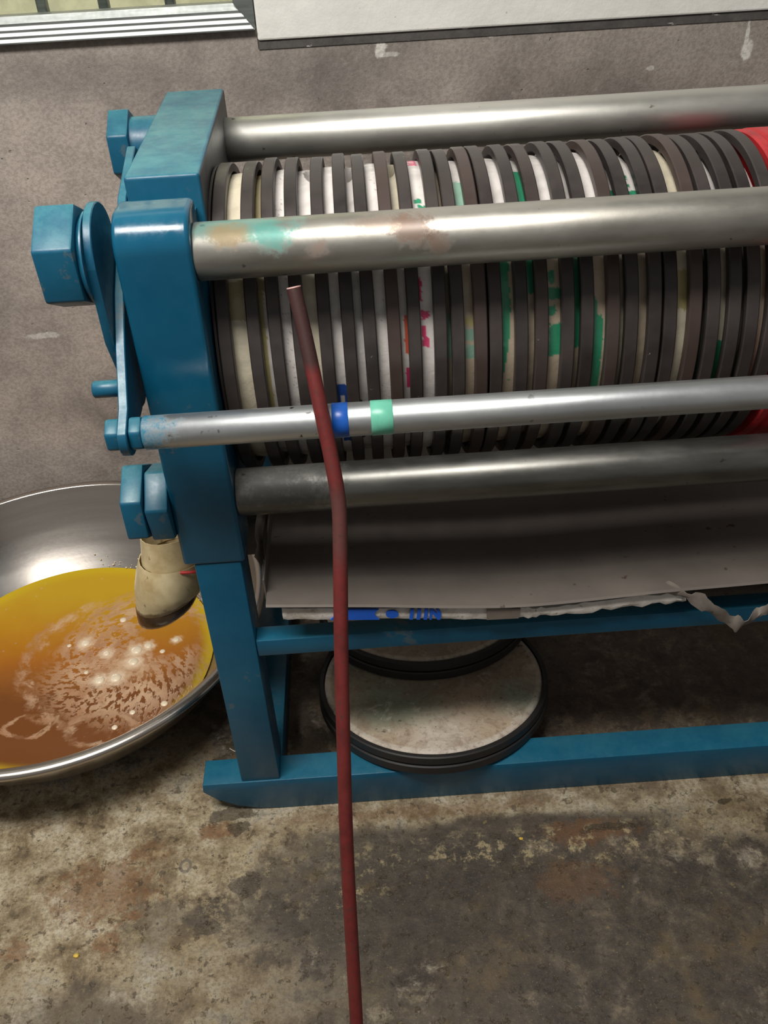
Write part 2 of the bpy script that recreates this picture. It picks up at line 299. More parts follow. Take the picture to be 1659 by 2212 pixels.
# ------------------------------------------------------------------ mesh helpers
WORLD = {}
def base_of(p): return WORLD[p.name] if p is not None else Vector((0, 0, 0))
def obj(name, bm, mat, parent=None, origin=None, smooth=None, local=False):
    """bm in world coordinates (or the parent's coordinates when local)"""
    if origin is None:
        vs_ = [v.co for v in bm.verts]
        origin = Vector([(min(v[i] for v in vs_)+max(v[i] for v in vs_))/2 for i in range(3)])
    origin = Vector(origin)
    bmesh.ops.translate(bm, verts=bm.verts, vec=-origin)
    bmesh.ops.recalc_face_normals(bm, faces=bm.faces)
    me = bpy.data.meshes.new(name); bm.to_mesh(me); bm.free()
    if mat: me.materials.append(MAT[mat] if isinstance(mat, str) else mat)
    if smooth:
        me.polygons.foreach_set('use_smooth', [True]*len(me.polygons)); me.update()
        try: me.set_sharp_from_angle(angle=rad(smooth))
        except Exception: pass
    o = bpy.data.objects.new(name, me); COL.objects.link(o)
    if parent: o.parent = parent; o.location = origin if local else origin-base_of(parent)
    else: o.location = origin
    WORLD[o.name] = origin
    return o
def tag(o, label=None, cat=None, group=None, kind=None):
    if label: o['label'] = label
    if cat: o['category'] = cat
    if group: o['group'] = group
    if kind: o['kind'] = kind
    return o
def empty(name, loc, rot=(0, 0, 0)):
    o = bpy.data.objects.new(name, None); COL.objects.link(o); o.location = loc; o.rotation_euler = rot; o.empty_display_size = .05
    WORLD[o.name] = Vector(loc); return o
def box(x0, x1, y0, y1, z0, z1, bev=0, seg=2, bm=None):
    b = bmesh.new(); bmesh.ops.create_cube(b, size=1)
    for v in b.verts: v.co = ((x0+x1)/2+v.co.x*(x1-x0), (y0+y1)/2+v.co.y*(y1-y0), (z0+z1)/2+v.co.z*(z1-z0))
    if bev: bmesh.ops.bevel(b, geom=b.edges[:], offset=bev, segments=seg, affect='EDGES', profile=.5)
    return b
def prism(pts, axis, a, b, bev=0, seg=2):
    """polygon pts extruded along an axis from a to b; pts are the two other coordinates in order"""
    bm = bmesh.new()
    def mk(p, t):
        return {'x': (t, p[0], p[1]), 'y': (p[0], t, p[1]), 'z': (p[0], p[1], t)}[axis]
    A = [bm.verts.new(mk(p, a)) for p in pts]; B = [bm.verts.new(mk(p, b)) for p in pts]; n = len(pts)
    bm.faces.new(A); bm.faces.new(B[::-1])
    for i in range(n): bm.faces.new((A[i], B[i], B[(i+1) % n], A[(i+1) % n]))
    bmesh.ops.recalc_face_normals(bm, faces=bm.faces)
    if bev:
        ed = [e for e in bm.edges if e.calc_face_angle(0) > rad(25)]
        bmesh.ops.bevel(bm, geom=ed, offset=bev, segments=seg, affect='EDGES', profile=.5)
    return bm
def lathe_x(prof, cy, cz, n=64, closed=False):
    """prof: (x, r) list, spun about the X axis through (cy, cz)"""
    bm = bmesh.new(); rings = []
    for x, r in prof:
        if r < 1e-6: rings.append([bm.verts.new((x, cy, cz))])
        else: rings.append([bm.verts.new((x, cy+r*math.cos(2*math.pi*k/n), cz+r*math.sin(2*math.pi*k/n))) for k in range(n)])
    m = len(prof)
    for i in range(m if closed else m-1):
        A, B = rings[i], rings[(i+1) % m]
        for k in range(n):
            k2 = (k+1) % n
            if len(A) == 1 and len(B) == 1: continue
            if len(A) == 1: bm.faces.new((A[0], B[k], B[k2]))
            elif len(B) == 1: bm.faces.new((A[k], B[0], A[k2]))
            else: bm.faces.new((A[k], B[k], B[k2], A[k2]))
    return bm
def lathe_z(prof, cx, cy, n=96, closed=False):
    bm = lathe_x([(z, r) for r, z in prof], 0, 0, n, closed)
    for v in bm.verts: v.co = (cx+v.co.y, cy+v.co.z, v.co.x)
    return bm
def rod_x(x0, x1, cy, cz, r, n=48, ch=.0015):
    return lathe_x([(x0, 0), (x0, r-ch), (x0+ch, r), (x1-ch, r), (x1, r-ch), (x1, 0)], cy, cz, n)
def hexnut(x0, x1, cy, cz, R, a0):
    pts = [(cy-R*math.cos(rad(a0+60*k)), cz+R*math.sin(rad(a0+60*k))) for k in range(6)]
    return prism(pts, 'x', x0, x1, .0028, 2)
def tube(path, r, n=12, bm=None, caps=True):
    bm = bm or bmesh.new(); P = [Vector(p) for p in path]; rings = []; up = Vector((0, 0, 1))
    rr = r if isinstance(r, (list, tuple)) else [r]*len(P)
    u = None
    for i, p in enumerate(P):
        t = (P[min(i+1, len(P)-1)]-P[max(i-1, 0)]).normalized()
        if u is None: u = t.orthogonal().normalized()
        else: u = (u-t*u.dot(t)).normalized()
        v = t.cross(u)
        rings.append([bm.verts.new(p+(u*math.cos(2*math.pi*k/n)+v*math.sin(2*math.pi*k/n))*rr[i]) for k in range(n)])
    for A, B in zip(rings, rings[1:]):
        for k in range(n): bm.faces.new((A[k], A[(k+1) % n], B[(k+1) % n], B[k]))
    if caps: bm.faces.new(rings[0][::-1]); bm.faces.new(rings[-1])
    return bm
def grid(rows):
    """rows of points -> open surface"""
    bm = bmesh.new(); V = [[bm.verts.new(p) for p in r] for r in rows]
    for A, B in zip(V, V[1:]):
        for k in range(len(A)-1): bm.faces.new((A[k], A[k+1], B[k+1], B[k]))
    return bm
def solid(bm, t):
    bmesh.ops.recalc_face_normals(bm, faces=bm.faces); bmesh.ops.solidify(bm, geom=bm.faces[:], thickness=t); return bm
def catmull(P, n=8):
    P = [Vector(p) for p in P]; out = []
    for i in range(len(P)-1):
        a, b, c, d = P[max(i-1, 0)], P[i], P[i+1], P[min(i+2, len(P)-1)]
        for k in range(n):
            t = k/n; out.append(.5*((2*b)+(c-a)*t+(2*a-5*b+4*c-d)*t*t+(3*b-a-3*c+d)*t**3))
    out.append(P[-1]); return out
def arc(cx, cy, r, a0, a1, n=10): return [(cx+r*math.cos(rad(a0+(a1-a0)*k/n)), cy+r*math.sin(rad(a0+(a1-a0)*k/n))) for k in range(n+1)]

# ------------------------------------------------------------------ the setting
WY = 1.62
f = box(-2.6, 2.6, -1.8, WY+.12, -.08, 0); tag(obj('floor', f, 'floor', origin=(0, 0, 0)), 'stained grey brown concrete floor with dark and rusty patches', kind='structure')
lo = bmesh.new()
tag(obj('wall_back', box(-2.6, 2.6, WY, WY+.12, 0, .9245), 'cement', origin=(0, 0, 0)), 'grey cement lower wall behind the press', kind='structure')
tag(obj('wall_back_ledge', box(-2.6, -.1305, WY, WY+.12, .9245, .957), 'cement', origin=(0, 0, 0)), 'grey cement ledge under the window frame', kind='structure')
tag(obj('wall_back_upper', box(-.1295, 2.6, WY-.006, WY+.12, .9375, 2.3, .003), 'white', origin=(0, 0, 0)), 'white painted upper wall beside the window', kind='structure')
tag(obj('wall_back_pier', box(-2.6, -1.3, WY, WY+.12, .957, 2.3), 'white', origin=(0, 0, 0)), 'white painted wall left of the window', kind='structure')
tag(obj('wall_back_lintel', box(-1.3, -.1295, WY, WY+.12, 1.8, 2.3), 'white', origin=(0, 0, 0)), 'white painted wall above the window', kind='structure')
tag(obj('trim_1', box(-.1295, 2.6, WY-.002, WY+.12, .9245, .9375), 'joint', origin=(0, 0, 0)), 'dark chipped joint line between the grey and the white wall', kind='structure')
tag(obj('wall_beyond', box(-2.4, .3, 2.25, 2.3, 0, 1.7), 'cream', origin=(0, 0, 0)), 'cream board seen through the window', kind='structure')
win = empty('window_1', (-.7, WY, .954)); tag(win, 'aluminium window frame with three raised bright ribs', kind='structure')
prof = [(0.030, .9545), (-.0130, .9545), (-.0130, .9565)]
for k in range(3):
    z0 = .9565+k*.0080; y0 = -.0130+k*.0040
    prof += [(y0, z0), (y0+.0032, z0+.0042), (y0+.0040, z0+.0046), (y0+.0040, z0+.0080)]
prof += [(-.0010, .9808), (.004, .9905), (.030, .9905)]
bm = bmesh.new(); xr = lambda z: -.1320-(z-.9545)*.80
A = [bm.verts.new((-1.3, WY+y, z)) for y, z in prof]; B = [bm.verts.new((xr(z), WY+y, z)) for y, z in prof]; n = len(prof)
bm.faces.new(A); bm.faces.new(B[::-1])
for i in range(n): bm.faces.new((A[i], B[i], B[(i+1) % n], A[(i+1) % n]))
o = obj('frame_sill', bm, 'alu', win); o.data.materials.append(MAT['alu_dull'])
for pl in o.data.polygons: pl.material_index = 0 if .35 < pl.normal.z < .9 and pl.center.z < .007 else 1  # bright rib slopes, grey elsewhere: light on the profile put into the colour
bm = bmesh.new(); jp = [(-.1310, .9545), (-.1310, 1.8), (-.1615, 1.8), (-.1615, .9915)]
A = [bm.verts.new((x, WY-.004, z)) for x, z in jp]; B = [bm.verts.new((x, WY+.03, z)) for x, z in jp]
bm.faces.new(A); bm.faces.new(B[::-1])
for i in range(4): bm.faces.new((A[i], B[i], B[(i+1) % 4], A[(i+1) % 4]))
obj('frame_jamb', bm, 'alu_dull', win)
obj('pane', box(-1.3, -.15, WY+.040, WY+.043, .975, 1.8), 'glass', win)
for x in (-.72, -.60, -.474, -.376, -.27): obj('bar', box(x-.008, x+.008, WY+.075, WY+.095, .957, 1.8, .003), 'alu_dull', win)
obj('inner_rail', box(-1.3, -.15, WY+.06, WY+.115, .957, .968, .002), 'alu_dull', win)

# ------------------------------------------------------------------ the press
press = empty('oil_press', (.2, 1.1, 0)); tag(press, 'blue painted horizontal oil press with four steel tie rods', 'oil press')
P = press
RY, RZ, LZ, RY1 = .908, .866, .571, 1.322
# end block and front column
bm = box(-.2395, -.1600, .988, 1.380, .487, .920, .004, 3)
for v in bm.verts: v.co.x -= (v.co.y-1.184)*.0245                # the casting sits a little askew
o = obj('end_plate', bm, 'blue', P, smooth=35); o.data.materials.append(MAT['bare'])
for pl in o.data.polygons: pl.material_index = 1 if pl.normal.x > .95 else 0
col = [(.878, .487)]+arc(.914, .875, .036, 180, 90, 10)+[(.941, .911), (.946, .905), (.946, .487)]
obj('front_column', prism(col, 'x', -.2335, -.1580, .005, 3), 'blue_glossy', P, smooth=40)
obj('lug', box(-.2300, -.1640, .946, .9885, .495, .885), 'blue_clean', P)
# right-hand end, past the frame
obj('end_plate', box(1.02, 1.10, .878, 1.362, .487, .925, .004, 3), 'blue', P, smooth=35)
# tie rods
RODS = []
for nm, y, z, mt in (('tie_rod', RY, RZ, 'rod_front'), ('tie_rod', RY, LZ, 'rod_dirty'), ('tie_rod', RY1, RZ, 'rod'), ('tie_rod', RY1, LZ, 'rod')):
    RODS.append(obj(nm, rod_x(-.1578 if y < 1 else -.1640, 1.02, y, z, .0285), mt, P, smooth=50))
# nuts
t = obj('hex_nut', hexnut(-.3050, -.2660, RY, RZ+.003, .0535, 27), 'blue', RODS[0], smooth=35)
obj('washer', lathe_x([(-.266, 0), (-.266, .041), (-.2615, .0465), (-.2595, .0465), (-.2595, 0)], RY, RZ, 40), 'blue', RODS[0], smooth=40)
obj('hex_nut', hexnut(-.3150, -.2870, RY1, RZ, .0480, 30), 'blue', RODS[2], smooth=35)
obj('washer', lathe_x([(-.287, 0), (-.287, .037), (-.2430, .037), (-.2430, 0)], RY1, RZ, 40), 'blue', RODS[2], smooth=40)
obj('hex_nut', hexnut(-.2870, -.2620, RY, LZ-.003, .0500, 32), 'blue', RODS[1], smooth=35)
obj('lock_nut', hexnut(-.2605, -.2335, RY, LZ-.005, .0480, 20), 'blue', RODS[1], smooth=35)
obj('hex_nut', hexnut(-.2970, -.2430, RY1, LZ, .0500, 32), 'blue', RODS[3], smooth=35)
# the two crossing link plates at the end
A = [(.871, .79), (.871, .868)]+arc(.9195, .868, .0485, 180, 0, 14)+[(.968, .75)]+arc(.938, .712, .030, 10, -150, 8)
obj('link_plate', prism(A, 'x', -.2595, -.2508, .001, 1), 'blue', P, smooth=30)
B = [(1.105, .921), (1.013, .893), (.913, .825), (.873, .787), (.830, .737)]+arc(.822, .712, .0225, 150, 330, 10)+[(.885, .705), (.965, .775), (1.06, .842), (1.14, .895)]
lb = obj('link_plate', prism(B, 'x', -.2503, -.2405, .001, 1), 'blue', P, smooth=30)
obj('pin', rod_x(-.280, -.2503, .862, .744, .0090, 24), 'blue', lb, smooth=50)
# small rod in front with nuts and tape
GY, GZ = .822, .712
g = obj('guide_rod', rod_x(-.2275, 1.02, GY, GZ, .0175), 'rod_small', P, smooth=50)
obj('bolt_head', hexnut(-.2645, -.2503, GY, GZ, .0185, 30), 'blue', g, smooth=35)
obj('hex_nut', hexnut(-.2405, -.2275, GY, GZ, .0190, 32), 'blue', g, smooth=35)
tag(obj('tape_band', rod_x(-.0345, -.0180, GY, GZ, .0180, 48, .0003), 'bluetape', g, smooth=50), 'blue tape wrapped round the small rod')
tag(obj('tape_band', rod_x(.0050, .0275, GY, GZ, .0180, 48, .0003), 'greentape', g, smooth=50), 'green tape wrapped round the small rod')
# legs and rails
obj('leg', box(-.221, -.164, .880, .938, .067, .487, .002), 'blue_clean', P, smooth=35)
obj('leg', box(-.205, -.164, 1.325, 1.362, .067, .487, .002), 'blue_clean', P, smooth=35)
obj('leg', box(1.02, 1.08, .880, .938, .067, .487, .002), 'blue_clean', P, smooth=35)
obj('leg', box(1.02, 1.08, 1.325, 1.362, .067, .487, .002), 'blue_clean', P, smooth=35)
rail = [(-.279, .067), (-.281, .050), (-.262, .030), (-.235, .013), (-.205, .004), (-.175, 0), (1.16, 0), (1.16, .067)]
obj('floor_rail', prism(rail, 'y', .878, .924, .0015, 2), 'blue_clean', P, smooth=30)
obj('floor_rail', prism(rail[5:]+[(-.205, .067), (-.205, 0)][::1], 'y', 1.318, 1.364, 0), 'blue_clean', P, smooth=30)
obj('cross_beam', box(-.221, -.163, .924, 1.318, .004, .062, .002), 'blue_clean', P, smooth=35)
obj('upper_rail', box(-.164, 1.02, .882, .910, .322, .350, .002), 'blue_clean', P, smooth=35)
obj('upper_rail', box(-.164, 1.02, 1.335, 1.362, .322, .350, .002), 'blue_clean', P, smooth=35)
# red pressing plate and ram
CY, CZ = 1.09, .708
red = obj('pressing_plate', lathe_x([(.4625, 0), (.4625, .1855), (.4645, .1875), (.472, .1875), (.474, .1850), (.477, .1850), (.479, .1885), (.53, .1885), (.532, .186), (.532, 0)], CY, CZ, 128), 'red', P, smooth=40)
obj('ram', lathe_x([(.532, 0), (.532, .12), (1.02, .12), (1.02, 0)], CY, CZ, 64), 'darkiron', P, smooth=40)
obj('backing_plate', lathe_x([(-.1560, 0), (-.1560, .183), (-.1532, .183), (-.1532, 0)], CY, CZ, 96), 'darkiron', P, smooth=40)

# ------------------------------------------------------------------ hoops in the press
ORD = ['first', 'second', 'third', 'fourth', 'fifth', 'sixth', 'seventh', 'eighth', 'ninth', 'tenth', 'eleventh', 'twelfth', 'thirteenth', 'fourteenth', 'fifteenth', 'sixteenth',
       'seventeenth', 'eighteenth', 'nineteenth', 'twentieth', 'twenty-first', 'twenty-second', 'twenty-third', 'twenty-fourth', 'twenty-fifth', 'twenty-sixth']
HT = [-.1440, -.1139, -.0924, -.0670, -.0379, -.0127, .0087, .0351, .0583, .0874, .1046, .1280, .1444, .1723, .1957, .2234, .2448, .2732, .2934, .3183, .3342, .3639, .3823, .4070, .4255, .4504]
HB = [-.1460, -.1122, -.0873, -.0626, -.0358, -.0116, .0131, .0384, .0588, .0849, .1064, .1330, .1494, .1769, .1969, .2255, .2455, .2736, .2940, .3177, .3360, .3590, .3802, .4014, .4218, .4420]
HR, HI, HW = .187, .1768, .0142
def hoop_bm(wd=HW, ro=HR, ri=HI):
    h = wd/2; c = .0012
    return lathe_x([(-h, ri), (-h, ro-c), (-h+c, ro), (h-c, ro), (h, ro-c), (h, ri)], 0, 0, 160, closed=True)
random.seed(4)
hoop0 = None; HX = []
for i, (a, b) in enumerate(zip(HT, HB)):
    x = (a+b)/2; ry = math.atan2((a-b)*.7, .22)
    if i and x-HX[-1] < HW+.0012: x = HX[-1]+HW+.0012
    HX.append(x)
    if hoop0 is None: o = hoop0 = obj('iron_hoop', hoop_bm(), 'iron', None, (0, 0, 0), smooth=35)
    else: o = hoop0.copy(); COL.objects.link(o)
    o.location = (x, CY+random.uniform(-.001, .001), CZ+random.uniform(-.0015, .0015)); o.rotation_euler = (random.uniform(0, 6.28), ry*.6, 0)
    nm = 'dark iron press hoop, %s from the blue end plate' % ORD[i]
    if i == 25: nm = 'dark iron press hoop touching the red pressing plate'
    tag(o, nm, 'hoop', 'iron hoops in the press')

# ------------------------------------------------------------------ wrapped cakes between the hoops
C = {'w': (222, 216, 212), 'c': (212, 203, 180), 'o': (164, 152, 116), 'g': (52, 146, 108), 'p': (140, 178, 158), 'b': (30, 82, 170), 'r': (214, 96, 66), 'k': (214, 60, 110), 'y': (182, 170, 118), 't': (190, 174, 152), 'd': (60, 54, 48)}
# base colour, lower colour, radius, marks (angle from, angle to, across from, across to, colour)
CK = [('c', 'c', .1715, [(52, 66, 0, 1, 'o')], 'cream wrapped oil cake next to the blue end plate'),
 ('o', 'w', .1680, [(-40, 56, 0, 1, 'o'), (56, 110, 0, .45, 'y')], 'olive stained oil cake in the second gap from the end plate'),
 ('w', 'w', .1730, [], 'white speckled oil cake in the third gap from the end plate'),
 ('w', 'c', .1705, [], 'white folded oil cake in the fourth gap, just right of the red rod top'),
 ('w', 'w', .1730, [(92, 96.5, 0, 1, 'b'), (96.5, 101.5, 0, .3, 'b'), (96.5, 101.5, .75, 1, 'b'), (101.5, 125, .1, 1, 'b')], 'white oil cake with a blue printed patch above the small rod'),
 ('w', 'w', .1700, [(100, 125, 0, .35, 'd')], 'white notched oil cake just right of the one with blue print'),
 ('w', 'w', .1735, [], 'clean white oil cake above the green tape'),
 ('c', 'w', .1705, [(68, 82, .55, 1, 'r'), (82, 87, .6, 1, 'w'), (87, 96, .55, 1, 'k')], 'white oil cake with an orange and pink printed edge'),
 ('w', 'w', .1735, [(-14, -2, .1, .9, 'k'), (23.5, 26, .2, .8, 'g'), (26.5, 30, .5, 1, 'g'), (55, 63, 0, .25, 'k'), (66.5, 69.5, .1, .75, 'k'), (72, 77, .1, .45, 'k'), (76, 79.5, .1, .7, 'k')], 'white oil cake with pink lettering'),
 ('t', 't', .1600, [(68, 86, 0, 1, 'p')], 'recessed oil cake with a faint green tint right of the pink lettering'),
 ('w', 't', .1710, [(14, 40, 0, 1, 'p'), (70, 73, 0, 1, 'y'), (74, 78.5, 0, 1, 'p'), (80, 85, 0, 1, 'p')], 'beige oil cake with pale green bands'),
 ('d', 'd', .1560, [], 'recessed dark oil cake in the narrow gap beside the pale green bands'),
 ('w', 't', .1715, [(46, 95, 0, .75, 'g')], 'beige oil cake with a tall green curved patch'),
 ('w', 't', .1680, [(6, 32, 0, 1, 'g'), (50, 63, 0, 1, 'g')], 'oil cake green at its top and beige below'),
 ('w', 't', .1720, [(55, 60, .2, .7, 'g'), (61.5, 65.5, .1, 1, 'g'), (68, 71, 0, .7, 'g'), (74, 86, .15, 1, 'g')], 'beige oil cake with green zigzag print'),
 ('w', 'g', .1670, [(84, 130, 0, 1, 't')], 'narrow oil cake with a green lower front'),
 ('w', 't', .1725, [(65, 73, 0, .45, 'g'), (72, 112, 0, .92, 'g')], 'beige oil cake with a wide green area at the bottom'),
 ('w', 'c', .1640, [(21, 28, 0, 1, 'g')], 'thin cream oil cake right of the wide green one'),
 ('w', 't', .1680, [(15, 18, 0, .8, 'g'), (20, 22, 0, .8, 'g'), (24, 34, 0, 1, 'g')], 'beige oil cake with green stripes at its top'),
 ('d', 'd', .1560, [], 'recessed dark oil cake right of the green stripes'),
 ('c', 'c', .1710, [(58, 72, 0, 1, 'y')], 'yellowish cream oil cake, the widest toward the red plate'),
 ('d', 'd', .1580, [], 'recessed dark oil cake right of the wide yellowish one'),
 ('w', 'c', .1670, [(85, 110, 0, 1, 'g')], 'thin cream oil cake with a green lower tip'),
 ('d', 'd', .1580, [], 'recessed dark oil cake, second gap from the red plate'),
 ('w', 'c', .1670, [], 'thin cream oil cake nearest the red plate')]
def cake(i, spec, x0, x1, cy, cz):
    bc, lc, r0, marks, label = spec
    rs = np.random.RandomState(100+i); N, Mx = 720, 16
    ph = np.linspace(-np.pi, np.pi, N, endpoint=False)            # angle from the top toward the camera side
    s = np.linspace(0, 1, Mx+1)
    k = [(rs.randint(3, 40), rs.uniform(0, 6.28), rs.uniform(.2, 1)) for _ in range(9)]
    wob = sum(a*np.sin(f_*ph+p_)/(1+f_*.12) for f_, p_, a in k)
    PH, SS = np.meshgrid(ph, s, indexing='ij')
    R = r0+.0018*(1-(2*SS-1)**2)-.0006+.00042*(wob[:, None]*(.5+SS*rs.uniform(.2, .8)))
    if i in (3, 5, 7):                                            # torn notch at the crown
        c0, s0 = {3: (0.0, .85), 5: (.03, .35), 7: (.0, .35)}[i]
        R -= .020*np.clip(1-np.hypot((PH-c0+.1)/.22, (SS-s0)/.45), 0, 1)
    X = x0+(x1-x0)*SS; Y = cy-R*np.sin(PH); Z = cz+R*np.cos(PH)
    deg = np.degrees(PH); jx = sum(np.sin(f_*PH*3+p_+SS*9) for f_, p_, a in k)/6+rs.randn(N, Mx+1)*.25
    def L(c): return np.array(lin(C[c]))
    colr = np.zeros((N, Mx+1, 3)); t = np.clip((deg-30)/25, 0, 1)[..., None]
    colr[:] = L(bc)*(1-t)+L(lc)*t
    blot = sum(a*np.sin(f_*PH*1.3+p_+SS*3) for f_, p_, a in k[:6])
    colr *= (1-.06*np.clip(blot, 0, 2))[..., None]
    if i in (2, 6): 
        spk = rs.rand(N, Mx+1) > (.965 if i == 2 else .99); colr[spk] *= .55
    # the gap between the two hoops is what the marks are measured across
    g0, g1 = HX[i]+HW/2, HX[i+1]-HW/2; U = (X-g0)/(g1-g0)
    for a0, a1, u0, u1, cc in marks:
        ms = (deg+jx*.6 > a0) & (deg+jx*.6 < a1) & (U+jx*.08 >= (u0 if u0 > 0 else -9)) & (U+jx*.08 <= (u1 if u1 < 1 else 9))
        colr[ms] = L(cc)
    if i == 12: ms = (deg > 46) & (deg < 95) & (U > 1.0-((deg-46)/49)**2*.85); colr[ms & (deg < 95)] = L('t')
    if i == 16: ms = (deg > 60) & (deg < 76) & (U > (deg-62)/13); colr[ms] = L('t')
    bm = bmesh.new(); V = [[bm.verts.new((X[a, b], Y[a, b], Z[a, b])) for b in range(Mx+1)] for a in range(N)]
    for a in range(N):
        a2 = (a+1) % N
        for b in range(Mx): bm.faces.new((V[a][b], V[a][b+1], V[a2][b+1], V[a2][b]))
    bm.faces.new([V[a][0] for a in range(N)]); bm.faces.new([V[a][Mx] for a in range(N)][::-1])
    o = obj('oil_cake', bm, 'wrap', None, ((x0+x1)/2, cy, cz), smooth=40)
    at = o.data.color_attributes.new('Col', 'FLOAT_COLOR', 'POINT')
    buf = np.ones((N*(Mx+1), 4)); buf[:, :3] = colr.reshape(-1, 3); at.data.foreach_set('color', buf.ravel())
    tag(o, label, 'oil cake', 'wrapped oil cakes in the press')
for i, sp in enumerate(CK): cake(i, sp, HX[i]+.0005, HX[i+1]-.0005, CY, CZ)

# ------------------------------------------------------------------ drip tray, carton, strip, spout
tray = empty('drip_tray', (.3, 1.1, .40)); tag(tray, 'grey sheet metal drip tray under the stack of hoops', 'tray')
fx = [(-.14, .428), (-.015, .417), (.106, .404), (.204, .399), (.362, .407), (.492, .411), (.7, .42), (1.0, .43)]
fr = catmull([(x, .864, z) for x, z in fx], 6)
rows = []
for p in fr:
    rows.append([(p.x, .862, p.z-.002), (p.x, .864, p.z)]+[(p.x, .864+(1.31-.864)*k/8, p.z*(1-(k/8))+.424*(k/8)) for k in range(1, 9)]+[(p.x, 1.313, .45)])
obj('pan', solid(grid(rows), .0015), 'tray', tray, smooth=40)
obj('end_lip', box(-.1425, -.1400, .885, 1.30, .418, .452, .0008, 1), 'tray', tray, smooth=35)
obj('outlet', box(-.232, -.1400, .985, 1.06, .4135, .4155), 'tray', tray)
obj('outlet_side', box(-.232, -.1400, .984, .986, .4155, .428), 'tray', tray); obj('outlet_side', box(-.232, -.1400, 1.059, 1.061, .4155, .428), 'tray', tray)

carton = empty('carton_sheet', (.1, .9, .36)); tag(carton, 'torn white printed carton edge sticking out under the drip tray', 'cardboard')
cx = [(-.1215, .4165, .3990), (-.0527, .4100, .3930), (.04, .4020, .3850), (.137, .3945, .3755), (.185, .3900, .3745), (.2205, .3885, .3730), (.2861, .3920, .3770), (.36, .3955, .3800), (.3933, .3900, .3820)]
top = catmull([(a, .870, b) for a, b, c in cx], 6); bot = catmull([(a, .866, c) for a, b, c in cx], 6)
random.seed(8); rows = []
for k, (p, q) in enumerate(zip(top, bot)):
    j = lambda s: random.uniform(-s, s)
    torn = .0035 if p.x > .19 else .0008
    rows.append([(q.x, .868+j(.001), q.z+j(torn)), (p.x, .866+j(.001), (p.z+q.z)/2), (p.x, .869, p.z+j(torn*.8)), (p.x, .905, min(p.z, p.z-.002)), (p.x, 1.05, p.z+.001)])
sheet = obj('sheet', solid(grid(rows), .0008), 'paper', carton, smooth=50)
def on_card(u):                                                   # centre line of the carton front
    for (a, b, c), (a2, b2, c2) in zip(cx, cx[1:]):
        if a <= u <= a2: t_ = (u-a)/(a2-a); return (b+(b2-b)*t_, c+(c2-c)*t_)
    return cx[-1][1:]
def card_print(name, pts, mat='print_blue', y=.8645):
    """pts: (x, v) with v from 0 at the lower edge to 1 at the upper edge"""
    pp = []
    for u, v in pts: t_, b_ = on_card(u); pp.append((u, b_+(t_-b_)*(.10+1.05*v)))
    obj(name, prism(pp, 'y', y-.0004, y+.0016), mat, sheet)
card_print('printed_band', [(-.062, 0), (.000, 0), (-.005, .35), (-.005, .7), (.000, 1), (-.046, 1)])
card_print('printed_dot', [((.0165+.0080*math.cos(a)), .5+.36*math.sin(a)) for a in np.linspace(0, 6.28, 20, endpoint=False)])
for u in (.038, .047, .056): card_print('printed_stroke', [(u, 0), (u+.0045, 0), (u+.0065, 1), (u+.002, 1)])
card_print('printed_letter', [(.0635, 0), (.0665, 0), (.0675, .6), (.0735, 0), (.0775, 0), (.0790, .55), (.0755, 1), (.0725, .95), (.0738, .45), (.0680, 1), (.0645, 1)])
card_print('grey_tape', [(.137, 0), (.178, 0), (.180, 1), (.137, 1)], 'tape_grey', .8643)
strip = catmull([(.365, .874, .402), (.395, .856, .400), (.425, .850, .380), (.452, .848, .358), (.470, .850, .358), (.492, .852, .378), (.520, .858, .396), (.56, .87, .402)], 7)
random.seed(3); rows = []
for k, p in enumerate(strip):
    wv = .0085+.003*math.sin(k*.9)+random.uniform(-.0015, .0015)
    rows.append([(p.x, p.y+.004*math.sin(k*.5), p.z-wv), (p.x+.002, p.y-.003, p.z), (p.x+.003, p.y+.004*math.cos(k*.6), p.z+wv)])
tag(obj('paper_strip', solid(grid(rows), .0008), 'rag', smooth=60), 'grey torn paper strip drooping over the upper blue rail', 'paper strip')
random.seed(5); rows = []
for k in range(9):
    t_ = k/8
    rows.append([(-.1555+.002*math.sin(k*1.7)+random.uniform(-.001, .001)+.007*v, .93+.17*t_, .472-.020*v-.02*(1-t_)+random.uniform(-.003, .003)) for v in (0, .33, .66, 1)])
tag(obj('plastic_film', solid(grid(rows), .0006), 'film', smooth=60), 'crumpled grey plastic film between the blue column and the tray', 'plastic film')

spout = empty('plastic_spout', (-.29, 1.0, .30)); tag(spout, 'cut cream plastic jug hanging as a spout over the oil basin', 'spout')
# wide chute sheet at the top, then the jug shoulder cut open at the bottom
def ring(cx_, cy_, cz_, rx, ry, tilt, n=24, a0=0, a1=360):
    return [Vector((cx_+rx*math.cos(rad(a)), cy_+ry*math.sin(rad(a)), cz_+tilt*math.cos(rad(a)))) for a in np.linspace(a0, a1, n)]
def rg(x0, z0, x1, z1, yc, ry, **k): return ring((x0+x1)/2, yc, (z0+z1)/2, (x1-x0)/2, ry, (z1-z0)/2, **k)
rows = [rg(-.318, .440, -.225, .456, 1.012, .036), rg(-.320, .420, -.226, .430, 1.010, .038), rg(-.3225, .402, -.2305, .407, 1.006, .0400)]
obj('upper_sleeve', solid(grid(rows), .0012), 'plastic', spout, (0, 0, 0), smooth=60)
rows = [rg(-.3255, .406, -.2290, .411, 1.004, .0425), rg(-.3310, .392, -.2300, .397, 1.001, .0460), rg(-.339, .362, -.236, .372, .999, .049), rg(-.342, .342, -.242, .358, 1.000, .047), rg(-.345, .324, -.252, .348, 1.001, .043)]
obj('jug_shoulder', solid(grid(rows), .0014), 'plastic', spout, (0, 0, 0), smooth=60)
